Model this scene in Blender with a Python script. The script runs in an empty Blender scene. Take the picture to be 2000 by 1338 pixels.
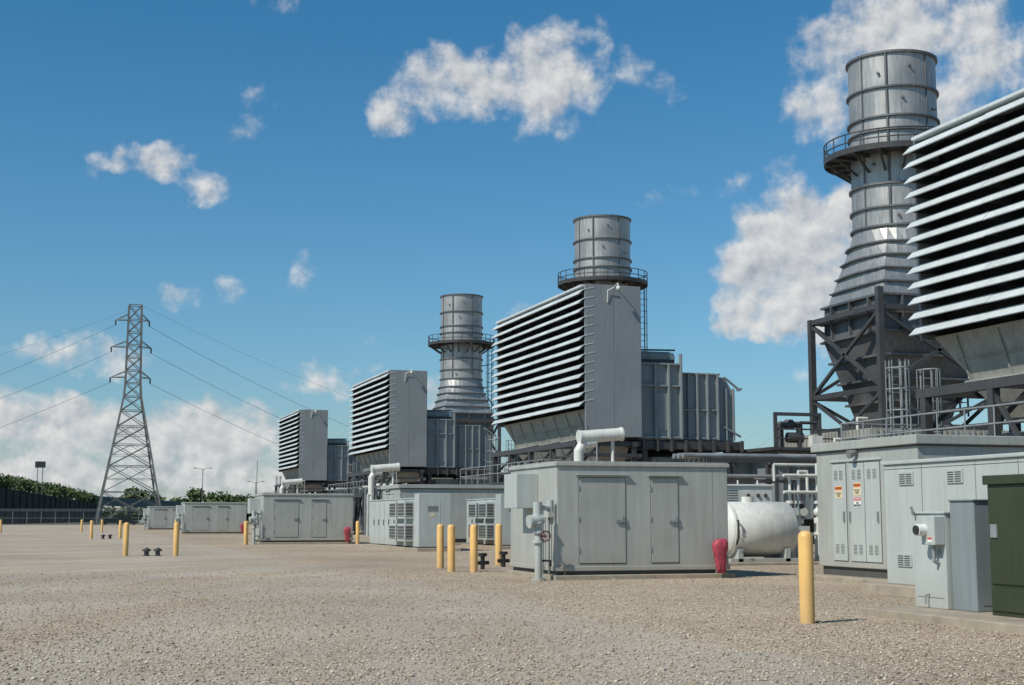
import bpy, math, random
import numpy as np
from mathutils import Vector, Matrix
random.seed(7); np.random.seed(7)
SC=bpy.context.scene; COL=SC.collection
try:
    SC.view_settings.view_transform='Standard'; SC.view_settings.look='None'; SC.view_settings.exposure=0
except Exception: pass
PI=math.pi
# ---------------------------------------------------------------- materials
def newmat(name):
    m=bpy.data.materials.new(name); m.use_nodes=True
    nt=m.node_tree; b=nt.nodes['Principled BSDF']
    return m,nt,b
def N(nt,t,**k):
    n=nt.nodes.new(t)
    for a,v in k.items(): setattr(n,a,v)
    return n
def paint(name,col,rough=0.5,metal=0.0,var=0.12,streak=0.15,dust=0.0,scale=1.2,bump=0.0,stain=0.0):
    m,nt,b=newmat(name); L=nt.links.new
    tc=N(nt,'ShaderNodeTexCoord')
    n1=N(nt,'ShaderNodeTexNoise'); n1.inputs['Scale'].default_value=scale; n1.inputs['Detail'].default_value=6
    L(tc.outputs['Object'],n1.inputs['Vector'])
    mp=N(nt,'ShaderNodeMapping'); mp.inputs['Scale'].default_value=(5,5,0.35); L(tc.outputs['Object'],mp.inputs['Vector'])
    n2=N(nt,'ShaderNodeTexNoise'); n2.inputs['Scale'].default_value=1.6; n2.inputs['Detail'].default_value=5; L(mp.outputs[0],n2.inputs['Vector'])
    def mr(src,a,bb,f0=.3,f1=.7):
        r=N(nt,'ShaderNodeMapRange'); r.inputs['From Min'].default_value=f0; r.inputs['From Max'].default_value=f1
        r.inputs['To Min'].default_value=a; r.inputs['To Max'].default_value=bb; L(src,r.inputs['Value']); return r.outputs[0]
    a=mr(n1.outputs['Fac'],1-var,1+var*0.5); s=mr(n2.outputs['Fac'],1-streak,1+streak*0.3)
    mu=N(nt,'ShaderNodeMath',operation='MULTIPLY'); L(a,mu.inputs[0]); L(s,mu.inputs[1])
    mx=N(nt,'ShaderNodeVectorMath',operation='SCALE'); mx.inputs[0].default_value=col; L(mu.outputs[0],mx.inputs['Scale'])
    out=mx.outputs[0]
    if dust>0:
        sp=N(nt,'ShaderNodeSeparateXYZ'); L(tc.outputs['Object'],sp.inputs[0])
        ad=N(nt,'ShaderNodeMath',operation='MULTIPLY_ADD'); L(n2.outputs['Fac'],ad.inputs[0]); ad.inputs[1].default_value=-0.9; L(sp.outputs['Z'],ad.inputs[2])
        r=N(nt,'ShaderNodeMapRange'); r.inputs['From Min'].default_value=-0.45; r.inputs['From Max'].default_value=0.35
        r.inputs['To Min'].default_value=dust; r.inputs['To Max'].default_value=0; L(ad.outputs[0],r.inputs['Value'])
        mm=N(nt,'ShaderNodeMix',data_type='RGBA'); L(r.outputs[0],mm.inputs[0]); L(out,mm.inputs[6]); mm.inputs[7].default_value=(0.30,0.235,0.16,1)
        out=mm.outputs[2]
    if stain>0:
        mp3=N(nt,'ShaderNodeMapping'); mp3.inputs['Scale'].default_value=(9,9,0.8); mp3.inputs['Location'].default_value=(3,7,1); L(tc.outputs['Object'],mp3.inputs['Vector'])
        n3=N(nt,'ShaderNodeTexNoise'); n3.inputs['Scale'].default_value=1.0; n3.inputs['Detail'].default_value=7; L(mp3.outputs[0],n3.inputs['Vector'])
        f=mr(n3.outputs['Fac'],0,stain,.60,.78)
        m3=N(nt,'ShaderNodeMix',data_type='RGBA'); L(f,m3.inputs[0]); L(out,m3.inputs[6]); m3.inputs[7].default_value=(0.20,0.15,0.10,1); out=m3.outputs[2]
    L(out,b.inputs['Base Color'])
    rr=mr(n1.outputs['Fac'],rough-0.08,rough+0.1); L(rr,b.inputs['Roughness']); b.inputs['Metallic'].default_value=metal
    if bump>0:
        bp=N(nt,'ShaderNodeBump'); bp.inputs['Strength'].default_value=bump; bp.inputs['Distance'].default_value=0.03
        L(n1.outputs['Fac'],bp.inputs['Height']); L(bp.outputs[0],b.inputs['Normal'])
    return m
MT={}
MT['encl']=paint('enclosure_paint',(0.375,0.385,0.355),0.5,dust=0.5,var=0.09,streak=0.12,stain=.35,scale=.8,bump=.03)
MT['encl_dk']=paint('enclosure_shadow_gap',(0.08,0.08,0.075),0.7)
MT['door']=paint('door_paint',(0.355,0.365,0.335),0.45,dust=0.45,var=0.07,streak=0.10,stain=.3)
MT['cab']=paint('cabinet_paint',(0.43,0.46,0.44),0.45,dust=0.35,var=0.06,streak=0.08,stain=.25,scale=.8)
MT['panel']=paint('intake_panel_paint',(0.225,0.245,0.255),0.5,var=0.10,streak=0.12,scale=0.4,stain=.15)
MT['louver']=paint('louver_paint',(0.56,0.60,0.60),0.45,var=0.10,streak=0.15,scale=0.7)
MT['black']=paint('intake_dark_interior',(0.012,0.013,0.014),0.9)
MT['duct']=paint('duct_paint',(0.22,0.25,0.26),0.5,var=0.12,streak=0.15,scale=0.5,stain=.2)
MT['dusty']=paint('weathered_galvanized',(0.33,0.33,0.295),0.6,var=0.2,streak=0.2,stain=.3)
MT['steel']=paint('dark_structural_steel',(0.055,0.056,0.058),0.55,var=0.2,stain=.2)
MT['galv']=paint('galvanized_steel',(0.30,0.315,0.32),0.5,metal=0.3,var=0.2)
MT['towerst']=paint('weathered_tower_steel',(0.16,0.16,0.155),0.6,var=0.2)
MT['stack']=paint('stack_metal',(0.42,0.41,0.39),0.45,metal=0.5,var=0.18,streak=0.28,scale=0.5,bump=0.12)
MT['stack_dk']=paint('stack_metal_shaded',(0.16,0.162,0.165),0.5,metal=0.4,var=0.25,streak=0.3,scale=0.5,bump=0.1)  # darker for rings and ribs; also puts the lower stack's shade into the colour
MT['white']=paint('white_pipe_paint',(0.66,0.66,0.61),0.4,var=0.10,streak=0.15,stain=.25)
MT['yellow']=paint('yellow_bollard_paint',(0.82,0.50,0.17),0.5,var=0.12,streak=0.14,dust=0.4,scale=3,stain=.25)
MT['green']=paint('green_transformer_paint',(0.035,0.045,0.020),0.5,var=0.12)
MT['conc']=paint('concrete',(0.34,0.29,0.22),0.9,var=0.25,streak=0.05,scale=3,bump=0.3)
MT['pink']=paint('red_vinyl_cover',(0.40,0.055,0.085),0.55,var=0.35,scale=8,bump=0.8)
MT['blk']=paint('black_plastic',(0.02,0.02,0.02),0.4)
MT['redw']=paint('valve_wheel_red',(0.12,0.03,0.03),0.5)
MT['orange']=paint('sign_orange',(0.75,0.22,0.03),0.5,streak=0.02)
MT['signw']=paint('sign_white',(0.70,0.70,0.67),0.5,streak=0.02)
MT['signy']=paint('sign_yellow',(0.66,0.56,0.34),0.5,streak=0.02)
MT['red']=paint('sign_red',(0.55,0.03,0.02),0.5,streak=0.02)
MT['brownwall']=paint('retaining_wall_brown',(0.045,0.034,0.027),0.9,var=0.25,scale=0.3)
MT['roadc']=paint('overpass_concrete',(0.15,0.165,0.17),0.85)
MT['carp']=paint('car_paint_dark',(0.03,0.035,0.045),0.3,metal=0.3)
MT['carw']=paint('car_paint_white',(0.5,0.5,0.5),0.3)
MT['glass']=paint('car_glass',(0.02,0.025,0.03),0.1)
MT['bark']=paint('bark',(0.07,0.05,0.035),0.9)
MT['mesh']=paint('fence_mesh',(0.16,0.16,0.15),0.5,metal=.3)
def foliage_mat(name,c1,c2):
    m,nt,b=newmat(name); L=nt.links.new
    tc=N(nt,'ShaderNodeTexCoord'); n=N(nt,'ShaderNodeTexNoise'); n.inputs['Scale'].default_value=0.5; n.inputs['Detail'].default_value=4
    L(tc.outputs['Object'],n.inputs['Vector']); r=N(nt,'ShaderNodeValToRGB')
    r.color_ramp.elements[0].position=0.35; r.color_ramp.elements[0].color=(*c1,1); r.color_ramp.elements[1].position=0.65; r.color_ramp.elements[1].color=(*c2,1)
    L(n.outputs['Fac'],r.inputs[0]); L(r.outputs[0],b.inputs['Base Color']); b.inputs['Roughness'].default_value=0.8
    return m
MT['leaf']=foliage_mat('leaves',(0.045,0.075,0.02),(0.12,0.15,0.05))
MT['grassy']=foliage_mat('grass_bank',(0.07,0.08,0.03),(0.13,0.135,0.06))
# ---------------------------------------------------------------- mesh builder
class Part:
    def __init__(s,mat,bevel=0): s.v=[];s.f=[];s.sm=[];s.mat=mat;s.bevel=bevel
    def face(s,pts,smooth=False):
        i=len(s.v); s.v+= [tuple(p) for p in pts]; s.f.append(tuple(range(i,i+len(pts)))); s.sm.append(smooth)
    def box(s,x0,x1,y0,y1,z0,z1):
        i=len(s.v)
        s.v+=[(x0,y0,z0),(x1,y0,z0),(x1,y1,z0),(x0,y1,z0),(x0,y0,z1),(x1,y0,z1),(x1,y1,z1),(x0,y1,z1)]
        for q in ((0,3,2,1),(4,5,6,7),(0,1,5,4),(1,2,6,5),(2,3,7,6),(3,0,4,7)):
            s.f.append(tuple(i+k for k in q)); s.sm.append(False)
        return s
    def loft(s,rings,smooth=True,cap=True,closed=True):
        n=len(rings[0]); i=len(s.v)
        for r in rings: s.v+=[tuple(p) for p in r]
        for a in range(len(rings)-1):
            for k in range(n if closed else n-1):
                k2=(k+1)%n
                s.f.append((i+a*n+k,i+a*n+k2,i+(a+1)*n+k2,i+(a+1)*n+k)); s.sm.append(smooth)
        if cap:
            s.face(list(reversed(rings[0]))); s.face(rings[-1])
        return s
    def cyl(s,p0,p1,r0,r1=None,n=14,cap=True,smooth=True):
        if r1 is None: r1=r0
        p0=Vector(p0);p1=Vector(p1);d=(p1-p0).normalized()
        a=Vector((0,0,1)) if abs(d.z)<0.9 else Vector((1,0,0))
        u=a.cross(d).normalized(); w=d.cross(u)
        R=[]
        for p,r in ((p0,r0),(p1,r1)):
            R.append([p+(u*math.cos(2*PI*k/n)+w*math.sin(2*PI*k/n))*r for k in range(n)])
        return s.loft(R,smooth,cap)
    def beam(s,p0,p1,w,h=None):
        if h is None: h=w
        p0=Vector(p0);p1=Vector(p1);d=(p1-p0).normalized()
        a=Vector((0,0,1)) if abs(d.z)<0.95 else Vector((1,0,0))
        u=a.cross(d).normalized()*w/2; v=d.cross(u).normalized()*h/2
        return s.loft([[p+u+v,p-u+v,p-u-v,p+u-v] for p in (p0,p1)],False,True)
    def path(s,pts,r,n=10):
        for a,b in zip(pts[:-1],pts[1:]): s.cyl(a,b,r,n=n)
        for p in pts[1:-1]: s.ball(p,r,n)
        return s
    def ball(s,c,r,n=10,sz=1.0,half=False):
        c=Vector(c); R=[]
        m=max(4,n//2)
        for j in range(1,m):
            t=PI*j/m
            if half and t>PI/2: continue
            R.append([c+Vector((r*math.sin(t)*math.cos(2*PI*k/n),r*math.sin(t)*math.sin(2*PI*k/n),r*sz*math.cos(t))) for k in range(n)])
        R.reverse()
        s.loft(R,True,True)
        return s
    def mesh(s,name,off):
        me=bpy.data.meshes.new(name)
        me.from_pydata([(v[0]-off[0],v[1]-off[1],v[2]-off[2]) for v in s.v],[],s.f)
        me.polygons.foreach_set('use_smooth',s.sm); me.materials.append(MT[s.mat]); me.update()
        return me
class Obj:
    def __init__(s,name): s.name=name; s.parts={}; s.extra=[]; s.dy=0
    def p(s,pn,mat,bevel=0):
        if pn not in s.parts: s.parts[pn]=Part(mat,bevel)
        return s.parts[pn]
    def done(s,shift=(0,0,0),rot=0):
        allv=[v for p in s.parts.values() for v in p.v]
        xs=[v[0] for v in allv];ys=[v[1] for v in allv];zs=[v[2] for v in allv]
        off=((min(xs)+max(xs))/2,(min(ys)+max(ys))/2,min(zs))
        loc=Vector(off)+Vector(shift)
        if len(s.parts)==1 and not s.extra:
            pn,p=list(s.parts.items())[0]
            o=bpy.data.objects.new(s.name,p.mesh(s.name,off)); COL.objects.link(o); o.location=loc; o.rotation_euler[2]=rot
            if p.bevel: s.bev(o,p.bevel)
            return o
        e=bpy.data.objects.new(s.name,None); e.empty_display_size=0.5; COL.objects.link(e); e.location=loc; e.rotation_euler[2]=rot
        for pn,p in s.parts.items():
            o=bpy.data.objects.new(pn,p.mesh(pn,off)); COL.objects.link(o); o.parent=e
            if p.bevel: s.bev(o,p.bevel)
        for (pn,txt,pos,size,re,mat) in s.extra:
            c=bpy.data.curves.new(pn,'FONT'); c.body=txt; c.size=size; c.align_x='CENTER'; c.align_y='CENTER'; c.space_line=0.85; c.offset=size*0.02
            c.materials.append(MT[mat]); o=bpy.data.objects.new(pn,c); COL.objects.link(o); o.parent=e
            o.location=Vector(pos)-Vector(off); o.rotation_euler=re
        return e
    def bev(s,o,w):
        m=o.modifiers.new('bevel','BEVEL'); m.width=w; m.segments=2; m.limit_method='ANGLE'
FX=(PI/2,0,-PI/2); FY=(PI/2,0,0)
SY=52.0
# ---------------------------------------------------------------- unit pieces
def intake(dy):
    o=Obj('turbine_air_intake')
    X0,X1,Y0,Y1=29.95,33.4,78.2,95.9
    zt,zb=15.55,8.15
    w=o.p('side_panels','panel',0.03)
    w.box(29.75,X1,Y0,Y0+0.12,6.4,zt); w.box(29.75,X1,Y1-0.12,Y1,8.0,zt)
    w.box(X1-0.1,X1,Y0+.12,Y1-.12,6.4,zt-.08)
    sm=o.p('seams','duct'); sm.box(31.55,31.59,Y0-0.012,Y0,6.5,zt-.1)
    sm.box(29.8,33.35,Y0-0.01,Y0,6.40,6.52)
    o.p('roof','louver').box(29.6,X1-.1,Y0+.12,Y1-.12,zt-.12,zt-.01)
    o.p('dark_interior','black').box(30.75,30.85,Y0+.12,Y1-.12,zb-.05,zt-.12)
    h=o.p('weather_hoods','louver')
    n=13; dz=(zt-0.1-zb)/n
    for i in range(n):
        z=zb+dz*i
        for (ya,yb) in ((Y0-.02,82.6),(82.63,87.0),(87.03,91.4),(91.43,Y1+.03)):
            j=random.uniform(-.012,.012)
            prof=[(30.35,z+0.50),(29.62,z+0.34+j),(29.30,z+0.03+j),(29.33,z+0.0+j),(29.66,z+0.30+j),(30.35,z+0.46)]
            r0=[(a,ya,b) for a,b in prof]; r1=[(a,yb,b) for a,b in prof]
            h.loft([r1,r0],False,True)
    g=o.p('hood_brackets','steel')
    for i in range(n):
        z=zb+dz*i
        for y in (Y0+.2,82.6,87.0,91.4,Y1-.2):
            g.face([(29.40,y,z+.05),(30.7,y,z+.05),(30.7,y,z+.4),(29.66,y,z+.28)]); 
    d=o.p('lower_housing','dusty')
    d.loft([[(30.75,79.0,6.4),(33.2,79.0,6.4),(33.2,94.2,6.4),(30.75,94.2,6.4)],[(30.15,78.4,8.1),(33.25,78.4,8.1),(33.25,95.6,8.1),(30.15,95.6,8.1)]],False,True)
    d.box(30.6,30.75,78.8,94.5,6.3,6.42)
    d.loft([[(30.50,78.7,7.1),(30.56,78.7,7.1),(30.56,94.7,7.1),(30.50,94.7,7.1)],[(30.40,78.7,7.2),(30.46,78.7,7.2),(30.46,94.7,7.2),(30.40,94.7,7.2)]],False,True)
    for y in np.arange(80.5,94.5,2.3): d.beam((30.72,y,6.4),(30.16,y,8.0),0.08)
    s=o.p('support_steel','steel')
    for y in (78.6,82.8,87,91.2,95):
        for x in (29.3,33.0):
            s.beam((x,y,0),(x,y,6.1),0.3)
        s.beam((29.2,y,6.0),(33.4,y,6.0),0.28)
        s.beam((29.3,y,4.6),(30.9,y,6.0),0.14)
    for x in (29.3,33.0):
        s.beam((x,78.3,5.98),(x,95.4,5.98),0.32)
    for a,b in ((78.6,82.8),(87,91.2)):
        s.beam((29.3,a,0.3),(29.3,b,5.7),0.14); s.beam((29.3,b,0.3),(29.3,a,5.7),0.14)
    for y in (80.5,84.8,89): s.beam((29.3,y,6.1),(30.5,y,6.35),0.12)
    for z in (5.3,4.7): s.beam((29.6,78.4,z),(29.6,95,z),.12)
    s.beam((29.2,78.35,5.3),(33.4,78.35,5.3),.2)
    c=o.p('duct_under_hopper','dusty')
    c.loft([[(31.2,80,5.0),(33,80,5.0),(33,93,5.0),(31.2,93,5.0)],[(30.6,79.2,6.1),(33,79.2,6.1),(33,94,6.1),(30.6,94,6.1)]],False,True)
    l=o.p('floodlight','white')
    l.path([(31.7,Y0,15.5),(31.7,Y0-.5,15.6),(31.7,Y0-.6,15.45)],0.03,8); l.ball((31.7,Y0-.6,15.3),0.15,10)
    l.path([(31.2,Y0-.05,14.5),(31.2,Y0-.12,15.2),(31.6,Y0-.2,15.4)],0.03,8)
    r=o.p('conduit','galv'); r.cyl((30.5,78.25,4.2),(30.5,78.25,6.3),0.06)
    return o.done((0,dy,0))
def platform(dy):
    o=Obj('access_platform')
    s=o.p('deck','steel'); Z=3.9
    s.box(27.6,29.0,80,98,Z-.12,Z); s.box(29.0,33.5,96.3,98,Z-.12,Z)
    for y in (80.2,84,88.2,93,97.8): s.beam((27.8,y,0),(27.8,y,Z-.12),0.18)
    s.beam((33.3,97.8,0),(33.3,97.8,Z-.12),.18)
    s.beam((27.68,80,Z-.2),(27.68,98,Z-.2),0.1,.26)
    r=o.p('railing','galv')
    for z in (.6,1.15):
        r.path([(29.0,80,Z+z),(27.65,80,Z+z),(27.65,97.95,Z+z),(33.5,97.95,Z+z)],0.035,6)
    for y in np.arange(80,98.1,1.5): r.cyl((27.65,y,Z),(27.65,y,Z+1.15),0.028,n=6)
    for x in np.arange(28.9,33.6,1.5): r.cyl((x,97.95,Z),(x,97.95,Z+1.15),0.028,n=6)
    c=o.p('caged_ladder','galv')
    for cx,cy,zt in ((30.1,98.4,7.5),(31.6,98.6,7.2)):
        for sx in (-.25,.25): c.cyl((cx+sx,cy-.3,0),(cx+sx,cy-.3,zt),0.04,n=6)
        for z in np.arange(.3,zt-.1,.3): c.cyl((cx-.25,cy-.3,z),(cx+.25,cy-.3,z),0.018,n=5)
        for k in range(7):
            t=PI*k/6; c.cyl((cx-.42*math.cos(t),cy-.3-.7*math.sin(t),2.4),(cx-.42*math.cos(t),cy-.3-.7*math.sin(t),zt),0.022,n=5)
        for z in np.arange(2.4,zt,.8):
            P=[(cx-.42*math.cos(PI*k/6),cy-.3-.7*math.sin(PI*k/6),z) for k in range(7)]; c.path(P,0.03,5)
    return o.done((0,dy,0))
def duct(dy):
    o=Obj('inlet_air_duct')
    b=o.p('duct_body','duct',0.02)
    b.box(33.5,36.35,79.0,93,6.3,11.0)
    b.box(36.35,39.1,79.3,92.6,6.3,10.5)
    b.loft([[(39.1,79.4,6.3),(40.1,79.4,6.3),(40.1,92,6.3),(39.1,92,6.3)],[(39.1,79.4,7.2),(40.2,79.4,7.2),(40.2,92,7.2),(39.1,92,7.2)],[(39.1,79.4,9.2),(40.2,79.4,9.2),(40.2,92,9.2),(39.1,92,9.2)],[(39.1,79.4,10.3),(39.5,79.4,10.3),(39.5,92,10.3),(39.1,92,10.3)]],False,True)
    r=o.p('stiffener_ribs','duct',0.01)
    for x in (33.62,34.55,35.45,36.28): r.box(x-.06,x+.06,78.72,79.0,6.35,11.0 if x<36 else 11.6)
    for z in (6.45,9.6,10.95): r.box(33.5,36.3,78.8,79.0,z-.05,z+.06)
    r.box(34.61,35.39,78.94,79.0,6.9,9.2)
    for x in (36.9,37.5,38.2,38.9): r.box(x-.05,x+.05,79.04,79.3,6.35,10.5)
    for z in (6.45,8.2,10.45): r.box(36.4,39.1,79.14,79.3,z-.05,z+.05)
    for x in (39.55,40.05): r.box(x-.05,x+.05,79.2,79.4,6.35,9.6)
    r.beam((39.4,79.25,10.3),(40.5,79.25,9.5),0.12); r.beam((39.3,79.25,7.2),(40.5,79.25,6.6),0.12); r.beam((40.3,79.25,9.5),(40.6,79.25,9.6),.15)
    k=o.p('skid','steel')
    k.box(33.5,40.4,78.9,92.5,5.75,6.25)
    for x in np.arange(33.6,40.5,.95): k.box(x,x+.12,78.6,78.9,5.6,6.3)
    for x in (34,37,40): k.beam((x,79.3,0),(x,79.3,5.8),.3); k.beam((x,92,0),(x,92,5.8),.3)
    c=o.p('top_duct_pipe','dusty')
    c.cyl((33.6,80.2,11.45),(36.0,80.2,11.45),0.42,n=20); 
    o.p('pipe_end_cap','white').cyl((36.0,80.2,11.45),(36.35,80.2,11.45),0.44,0.36,n=20)
    k.beam((33.6,79.5,11.1),(36.1,79.5,11.15),.3)
    k.path([(33.6,79.5,11.85),(36.2,79.5,11.9)],.06,6)
    return o.done((0,dy,0))
def enclosure(dy):
    o=Obj('turbine_enclosure')
    b=o.p('walls','duct',0.02); b.box(34.8,41.5,80.0,92,0.3,5.3)
    b.box(41.5,47.0,76.5,82,1.5,5.6)
    b.box(25.8,27.4,82.6,92,0.3,3.2)
    b.box(30.0,34.0,80.6,92,0.3,4.4)
    r=o.p('panel_ribs','panel')
    for x in np.arange(35.2,41.5,1.2): r.box(x-.04,x+.04,79.92,80,.4,5.2)
    for x in np.arange(41.8,47,1.0): r.box(x-.05,x+.05,76.4,76.5,1.6,5.5)
    t=o.p('corrugated_base_wall','dusty')
    t.box(46,57,73.0,84,0,6.9)
    for x in np.arange(46.1,57,.4): t.box(x,x+.18,72.92,73.0,0,6.85)
    for y in np.arange(73.2,84,.4): t.box(45.92,46,y,y+.18,0,6.85)
    p=o.p('roof_piping','steel')
    p.box(40.6,45.6,75.5,82,5.62,5.8)
    for x in (41.0,42.6,44.0,45.4): 
        p.beam((x,75.7,0),(x,75.7,7.9 if x in(41.0,44.0) else 7.0),0.18)
    p.beam((41,75.7,7.8),(44,75.7,7.8),.2); p.beam((41,75.7,6.9),(45.4,75.7,6.9),.1); p.beam((41,75.7,6.35),(45.4,75.7,6.35),.08)
    p.path([(41.6,76.2,5.8),(41.6,76.2,7.2),(42.9,76.2,7.2),(42.9,76.2,6.1)],.2,10)
    p.ball((42.2,76.2,7.2),.38,10); p.cyl((41.9,75.9,6.4),(42.9,75.9,6.4),.32)
    p.path([(43.4,77,5.8),(43.4,77,7.4),(44.8,77,7.4)],.1,8)
    w=o.p('white_piping','white')
    w.path([(44.6,75.0,5.0),(44.6,75.0,6.3),(46.2,75.0,6.3),(46.2,75.0,7.6),(46.9,75,7.6)],.09,8)
    w.path([(40.9,75.2,5.3),(46,75.2,5.3)],.07,8)
    w.box(43.2,43.9,75.2,75.7,5.85,6.5)
    return o.done((0,dy,0))
def ring(cx,cy,r,z,n=32): return [(cx+r*math.cos(2*PI*k/n+PI/4),cy+r*math.sin(2*PI*k/n+PI/4),z) for k in range(n)]
def sq(cx,cy,h,z,n=32):
    out=[]
    for k in range(n):
        t=2*PI*k/n+PI/4; c,s=math.cos(t),math.sin(t); m=max(abs(c),abs(s)); out.append((cx+h*c/m,cy+h*s/m,z))
    return out
def stack(dy):
    o=Obj('exhaust_stack'); cx,cy,R=51.4,78.0,2.8
    s=o.p('shell','stack')
    n=64
    s.loft([ring(cx,cy,R,z,n) for z in (19.9,31.3)],True,False)
    o.p('inner_liner','black').loft([ring(cx,cy,R-.12,31.28,n),ring(cx,cy,R-.12,24,n)],True,False)
    o.p('inner_liner','black').face(ring(cx,cy,R-.12,24,n))
    f=o.p('flange_rings','stack_dk')
    def fl(z,e=.16,t=.12):
        f.loft([ring(cx,cy,R+.01,z-t/2,n),ring(cx,cy,R+e,z-t/2,n),ring(cx,cy,R+e,z+t/2,n),ring(cx,cy,R+.01,z+t/2,n)],False,False)
    for z in (29.0,27.1,26.2,22.7,21.2,20.0): fl(z)
    f.loft([ring(cx,cy,R-.13,31.2,n),ring(cx,cy,R+.14,31.2,n),ring(cx,cy,R+.14,31.36,n),ring(cx,cy,R-.13,31.36,n),ring(cx,cy,R-.13,31.2,n)],False,False)
    for a in (-75,-130,-165,15,105):
        t=math.radians(a); x,y=cx+(R+.03)*math.cos(t),cy+(R+.03)*math.sin(t); f.cyl((x,y,20),(x,y,31.2),0.055 if a!=-130 else .09,n=6)
    for a,z in ((-110,28.2),(-100,30.3),(-150,24.0),(-95,23.4),(-120,20.6),(-70,20.6),(-140,29.9),(-60,27.7)):
        t=math.radians(a); f.cyl((cx+R*math.cos(t),cy+R*math.sin(t),z),(cx+(R+.18)*math.cos(t),cy+(R+.18)*math.sin(t),z),0.09,n=8)
    d=o.p('platform','steel'); zp=24.7
    d.loft([ring(cx,cy,R+.05,zp,n),ring(cx,cy,4.5,zp,n),ring(cx,cy,4.5,zp+.14,n),ring(cx,cy,R+.05,zp+.14,n)],False,False)
    d.loft([ring(cx,cy,4.5,zp-.12,n),ring(cx,cy,4.54,zp+.24,n)],False,False)
    for k in range(16):
        t=2*PI*k/16; c,si=math.cos(t),math.sin(t)
        d.beam((cx+(R)*c,cy+R*si,zp-1.15),(cx+4.4*c,cy+4.4*si,zp-.05),.13); d.beam((cx+R*c,cy+R*si,zp-.1),(cx+4.45*c,cy+4.45*si,zp-.1),.16)
    for k in range(24):
        t=2*PI*k/24; c,si=math.cos(t),math.sin(t); d.cyl((cx+4.48*c,cy+4.48*si,zp),(cx+4.48*c,cy+4.48*si,zp+1.15),.04,n=6)
    for z in (.6,1.15):
        P=ring(cx,cy,4.48,zp+z,48); d.path(P+[P[0]],.045,5)
    l=o.p('caged_ladder','steel')
    lx,ly=cx+3.6,cy-1.4
    for sx in (-.3,.3): l.beam((lx+sx,ly,8),(lx+sx,ly,24.7),.09)
    for z in np.arange(8.3,24.6,.6): l.cyl((lx-.3,ly,z),(lx+.3,ly,z),.03,n=5)
    for k in range(5):
        t=-PI*k/4; l.cyl((lx+.5*math.cos(t),ly+.75*math.sin(t),10),(lx+.5*math.cos(t),ly+.75*math.sin(t),24.7),.025,n=5)
    for z in np.arange(10,24.6,1.2): l.path([(lx+.5*math.cos(-PI*k/4),ly+.75*math.sin(-PI*k/4),z) for k in range(5)],.03,5)
    l.beam((lx-.3,ly,17.6),(lx+1.2,ly,15.6),.1); l.beam((lx-.3,ly,19),(cx+R,cy,19),.1); l.beam((lx-.3,ly,22),(cx+R,cy,22),.1)
    t=o.p('transition','stack')
    A=ring(cx,cy,R,19.9); B=sq(cx,cy,3.3,15.4)
    lerp=lambda f:[tuple(a[i]*(1-f)+b[i]*f for i in range(3)) for a,b in zip(A,B)]
    t.loft([lerp(f) for f in (0,.25,.5,.75,1)],False,False)
    rb=o.p('transition_ribs','stack_dk')
    def rib(ringf,e,th):
        rr=[Vector(p) for p in ringf]
        outp=[]
        for p in rr:
            q=Vector((p.x-cx,p.y-cy,0)); outp.append(p+q.normalized()*e)
        lo=[(p.x,p.y,p.z-th/2) for p in rr]; lo2=[(p.x,p.y,p.z-th/2) for p in outp]; hi2=[(p.x,p.y,p.z+th/2) for p in outp]; hi=[(p.x,p.y,p.z+th/2) for p in rr]
        rb.loft([lo,lo2,hi2,hi],False,False)
    for f in (.22,.42,.62,.82): rib(lerp(f),.22,.10)
    u=o.p('plenum','stack_dk')
    u.loft([sq(cx,cy,3.3,15.4),sq(cx,cy,3.45,15.3),sq(cx,cy,3.5,13.0),sq(cx,cy,2.0,7.2),sq(cx,cy,2.0,6.8)],False,False)
    for z,h in ((15.3,3.45),(14.2,3.47),(13.0,3.5),(11.6,3.14),(10.2,2.78),(8.8,2.42)): rib(sq(cx,cy,h,z),.30,.14)
    for q in (-2.2,0,2.2):
        for z0,z1 in ((13.0,15.3),): 
            rb.box(cx+q-.06,cx+q+.06,cy-3.75,cy-3.45,z0,z1); rb.box(cx-3.75,cx-3.45,cy+q-.06,cy+q+.06,z0,z1)
    g=o.p('support_frame','steel'); H=4.1
    cs=[(cx-H,cy+H),(cx-H,cy-H),(cx+H,cy-H),(cx+H,cy+H)]
    for x,y in cs: g.beam((x,y,0),(x,y,14.6 if (x,y)!=cs[1] else 15.6),.38)
    for i in range(4):
        (xa,ya),(xb,yb)=cs[i],cs[(i+1)%4]
        for z in (14.4,9.4,7.1): g.beam((xa,ya,z),(xb,yb,z),.26,.32)
        mx_,my_=(xa+xb)/2,(ya+yb)/2
        g.beam((xa,ya,9.5),(xb,yb,14.2),.2)
        g.beam((xb,yb,9.5),(xa,ya,14.2),.2)
        g.beam((xa,ya,9.2),(mx_,my_,7.2),.18); g.beam((xb,yb,9.2),(mx_,my_,7.2),.18)
    return o.done((0,dy,0))
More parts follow.
